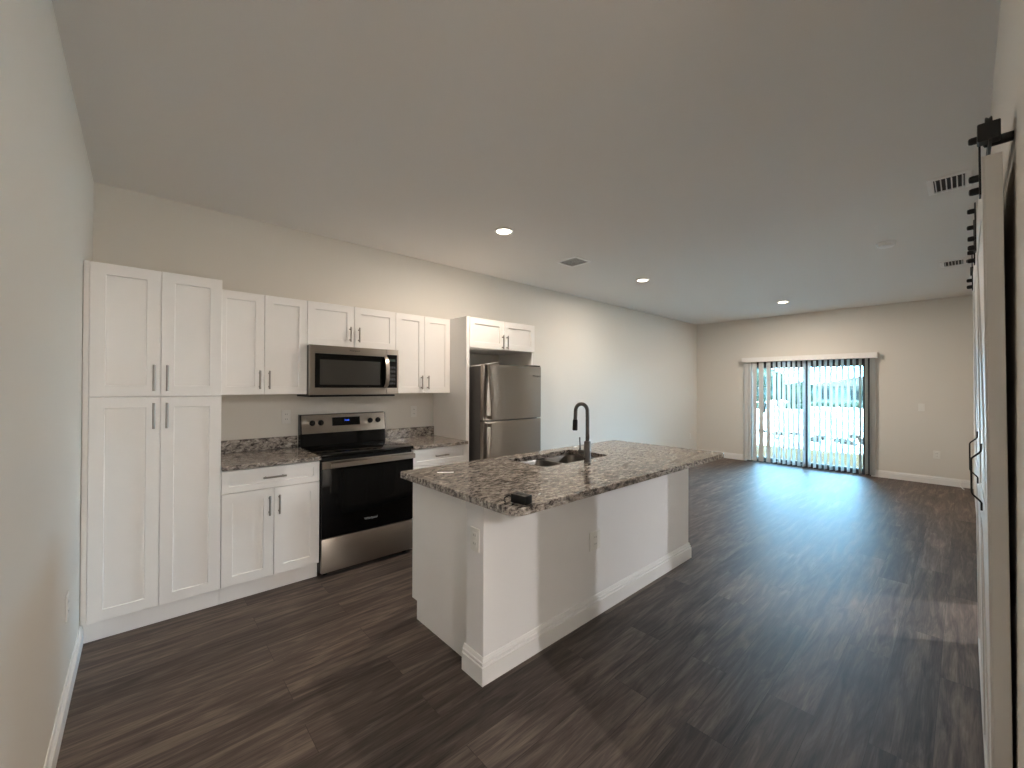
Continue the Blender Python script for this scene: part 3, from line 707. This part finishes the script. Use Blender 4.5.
def barn_door(label, x0, x1, hx):
    o = thing('barn_door', label, 'door', ((x0+x1)/2, -3.911, 2.045), 'white sliding barn doors')
    YF = -3.896; zt, zb = 2.045, .015
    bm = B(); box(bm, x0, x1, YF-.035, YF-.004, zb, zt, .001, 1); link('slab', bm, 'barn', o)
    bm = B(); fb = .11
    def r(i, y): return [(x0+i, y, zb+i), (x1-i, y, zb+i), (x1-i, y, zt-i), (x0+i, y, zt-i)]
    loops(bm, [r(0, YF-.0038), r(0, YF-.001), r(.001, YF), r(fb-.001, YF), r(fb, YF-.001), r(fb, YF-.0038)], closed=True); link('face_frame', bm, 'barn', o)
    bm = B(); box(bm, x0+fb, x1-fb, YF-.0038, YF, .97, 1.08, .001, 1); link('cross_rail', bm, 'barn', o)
    for z0, z1 in ((zb+fb, .97), (1.08, zt-fb)):
        bm = B(); dx, dz = x1-fb-x0-fb, z1-z0; ln = math.hypot(dx, dz); hwid = .05
        ox, oz = hwid*ln/dz, 0
        q = [(x0+fb, z0), (x0+fb+ox, z0), (x1-fb, z1), (x1-fb-ox, z1)]
        loops(bm, [[(x, y, z) for x, z in q] for y in (YF-.0038, YF-.0002)]); link('diagonal_brace', bm, 'barn', o)
    # pull handle: bent rod standing off the face
    bm = B(); YH = -3.872
    tube(bm, [(hx, YF+.002, 1.262), (hx, YF+.003, 1.238), (hx, YF+.006, 1.232), (hx, YH-.002, 1.214), (hx, YH, 1.208), (hx, YH, 1.102), (hx, YH-.002, 1.095), (hx, YF+.006, 1.076), (hx, YF+.003, 1.070), (hx, YF+.003, 1.046)], .0026, 8)
    link('handle', bm, 'blackmetal', o, True)
    for x in (x0+.045, x1-.17):
        bm = B(); box(bm, x-.020, x+.020, YF+.0005, YF+.0045, 1.955, HZ+.044, .001); hg = link('hanger', bm, 'blackmetal', o)
        bm = B(); lathe(bm, (x, -3.9165, HZ+.046), (0, 1, 0), [(.022, 0), (.024, .002), (.020, .006), (.024, .011), (.022, .013)], 28); link('wheel', bm, 'blackmetal', hg, True)
        for z in (1.972, 2.006, HZ+.018):
            bm = B(); lathe(bm, (x, YF+.0046, z), (0, 1, 0), [(.0095, 0), (.0095, .012), (.008, .017), (.004, .0185)], 12); link('bolt', bm, 'blackmetal', hg, True)
    o.rotation_euler = (math.radians(-.50), 0, 0)
    return o
barn_door('white panelled barn door nearest the viewer on the right wall', 1.862, 2.735, 2.26)
barn_door('white panelled barn door further along the right wall', 2.755, 3.630, 2.82)

bm = B(); tube(bm, [(XF-.018, -3.885, .115), (XF-.03, -3.865, .118), (XF-.05, -3.835, .10), (XF-.06, -3.822, .06), (XF-.075, -3.825, .02), (XF-.12, -3.845, .006), (XF-.22, -3.86, .006)], .005, 6)
tag(link('thin_cord', bm, 'plate', None, True, (XF-.05, -3.8, 0)), 'thin cord curling from the baseboard to the floor in the far right corner', 'cord')

# ------------------------------------------------------------------ outside, seen through the sliding door
def gz(x): return -.10 if x < 12.5 else -.10 - 1.10*min(1, (x-12.5)/60)
def ground(name, x0, x1, mat):
    bm = B(); nx = 24
    top = [[bm.verts.new((x0+(x1-x0)*i/nx, yy, gz(x0+(x1-x0)*i/nx))) for yy in (-60, -20, 0, 20, 60, 120)] for i in range(nx+1)]
    for a, b in zip(top, top[1:]):
        for j in range(5): bm.faces.new((a[j], b[j], b[j+1], a[j+1]))
    r = bmesh.ops.extrude_face_region(bm, geom=list(bm.faces)); bmesh.ops.translate(bm, verts=[v for v in r['geom'] if isinstance(v, bmesh.types.BMVert)], vec=(0, 0, -.4))
    return struct(name, bm, mat)
ground('lawn', XF+.13, 12.7, 'lawn'); ground('ground', 12.7, 260, 'sand')
hs = thing('house', 'low pale blue-grey house with hip roof across the open lot', 'house', (78, 6.5, -1.2))
hx0, hx1, hy0, hy1, hz0 = 73, 83, -4.0, 11.5, -1.2
bm = B(); box(bm, hx0, hx1, hy0, hy1, hz0-.3, 1.5); link('wall', bm, 'stucco', hs)
bm = B()
e_ = [(hx0-.6, hy0-.6), (hx1+.6, hy0-.6), (hx1+.6, hy1+.6), (hx0-.6, hy1+.6)]
lo = [bm.verts.new((x, y, 1.5)) for x, y in e_]; l2 = [bm.verts.new((x, y, 1.68)) for x, y in e_]
r0 = bm.verts.new(((hx0+hx1)/2, hy0+5, 3.1)); r1 = bm.verts.new(((hx0+hx1)/2, hy1-5, 3.1))
for i in range(4): bm.faces.new((lo[i], lo[(i+1) % 4], l2[(i+1) % 4], l2[i]))
bm.faces.new(lo[::-1])
bm.faces.new((l2[0], l2[1], r0)); bm.faces.new((l2[1], l2[2], r1, r0)); bm.faces.new((l2[2], l2[3], r1)); bm.faces.new((l2[3], l2[0], r0, r1))
link('roof', bm, 'shingle', hs)
for yy in (-1.5, 2.2, 6.0, 9.6):
    bm = B(); box(bm, hx0-.06, hx0-.01, yy-.7, yy+.7, -.2, 1.1, .01); link('window', bm, 'winglass', hs)
def blob(bm, c, r, sub=2, jit=.25):
    q = bmesh.ops.create_icosphere(bm, subdivisions=sub, radius=1.0)
    for v in q['verts']:
        k = 1 + random.uniform(-jit, jit); v.co = Vector((c[0]+v.co.x*r[0]*k, c[1]+v.co.y*r[1]*k, c[2]+v.co.z*r[2]*k))
def tree(label, x, y, h, w):
    z = gz(x); o = thing('tree', label, 'tree', (x, y, z), 'trees across the lot')
    bm = B(); tube(bm, [(x, y, z-.1), (x+.05*h, y, z+h*.3), (x, y+.03*h, z+h*.7)], [.05*h, .04*h, .015*h], 8); link('trunk', bm, 'bark', o, True)
    bm = B()
    for k in range(9):
        a = random.uniform(0, 2*PI); q = random.uniform(0, .6)*w
        blob(bm, (x+q*math.cos(a), y+q*math.sin(a), z+h*random.uniform(.45, .85)), (w*.5, w*.5, h*.2))
    link('crown', bm, 'leaf', o)
tree('leafy green tree seen through the left pane, tallest of the trees', 36, 6.6, 3.6, 1.8)
tree('smaller green tree seen through the left pane beside the tallest', 40, 5.6, 2.7, 1.5)
tree('round green tree seen through the blind just left of the house', 58, 11.5, 3.0, 2.0)
tree('green tree seen at the right end of the house', 62, 2.0, 3.2, 1.6)
for i, (x, y) in enumerate(((66, 2.9), (66, 5.6), (66, 8.4), (66, 11.2), (50, 7.4), (47, 10.0))):
    bm = B(); z = gz(x)
    for k in range(3): blob(bm, (x+random.uniform(-.3, .3), y+random.uniform(-.6, .6), z+.25), (.5, .8, .45))
    lab = ['low dark green bush near the right end of the house', 'second low green bush from the right end of the house', 'low green bush in front of the middle of the house', 'low green bush near the left end of the house', 'low bush nearer than the house, seen through the left pane', 'low bush beside the trees, seen through the left pane'][i]
    tag(link('bush', bm, 'leaf', loc=(x, y, z)), lab, 'bush', 'bushes across the lot')
bm = B()
for k in range(90):
    x = random.uniform(14.2, 17.5); y = random.uniform(-6, 8); s = random.uniform(.05, .17)
    blob(bm, (x, y, gz(x)+s*.3), (s, s*1.4, s*.7), 1, .3)
rb = link('rubble', bm, 'rubble'); rb['kind'] = 'stuff'; tag(rb, 'strip of brown broken rubble lying along the edge of the lawn', 'rubble')
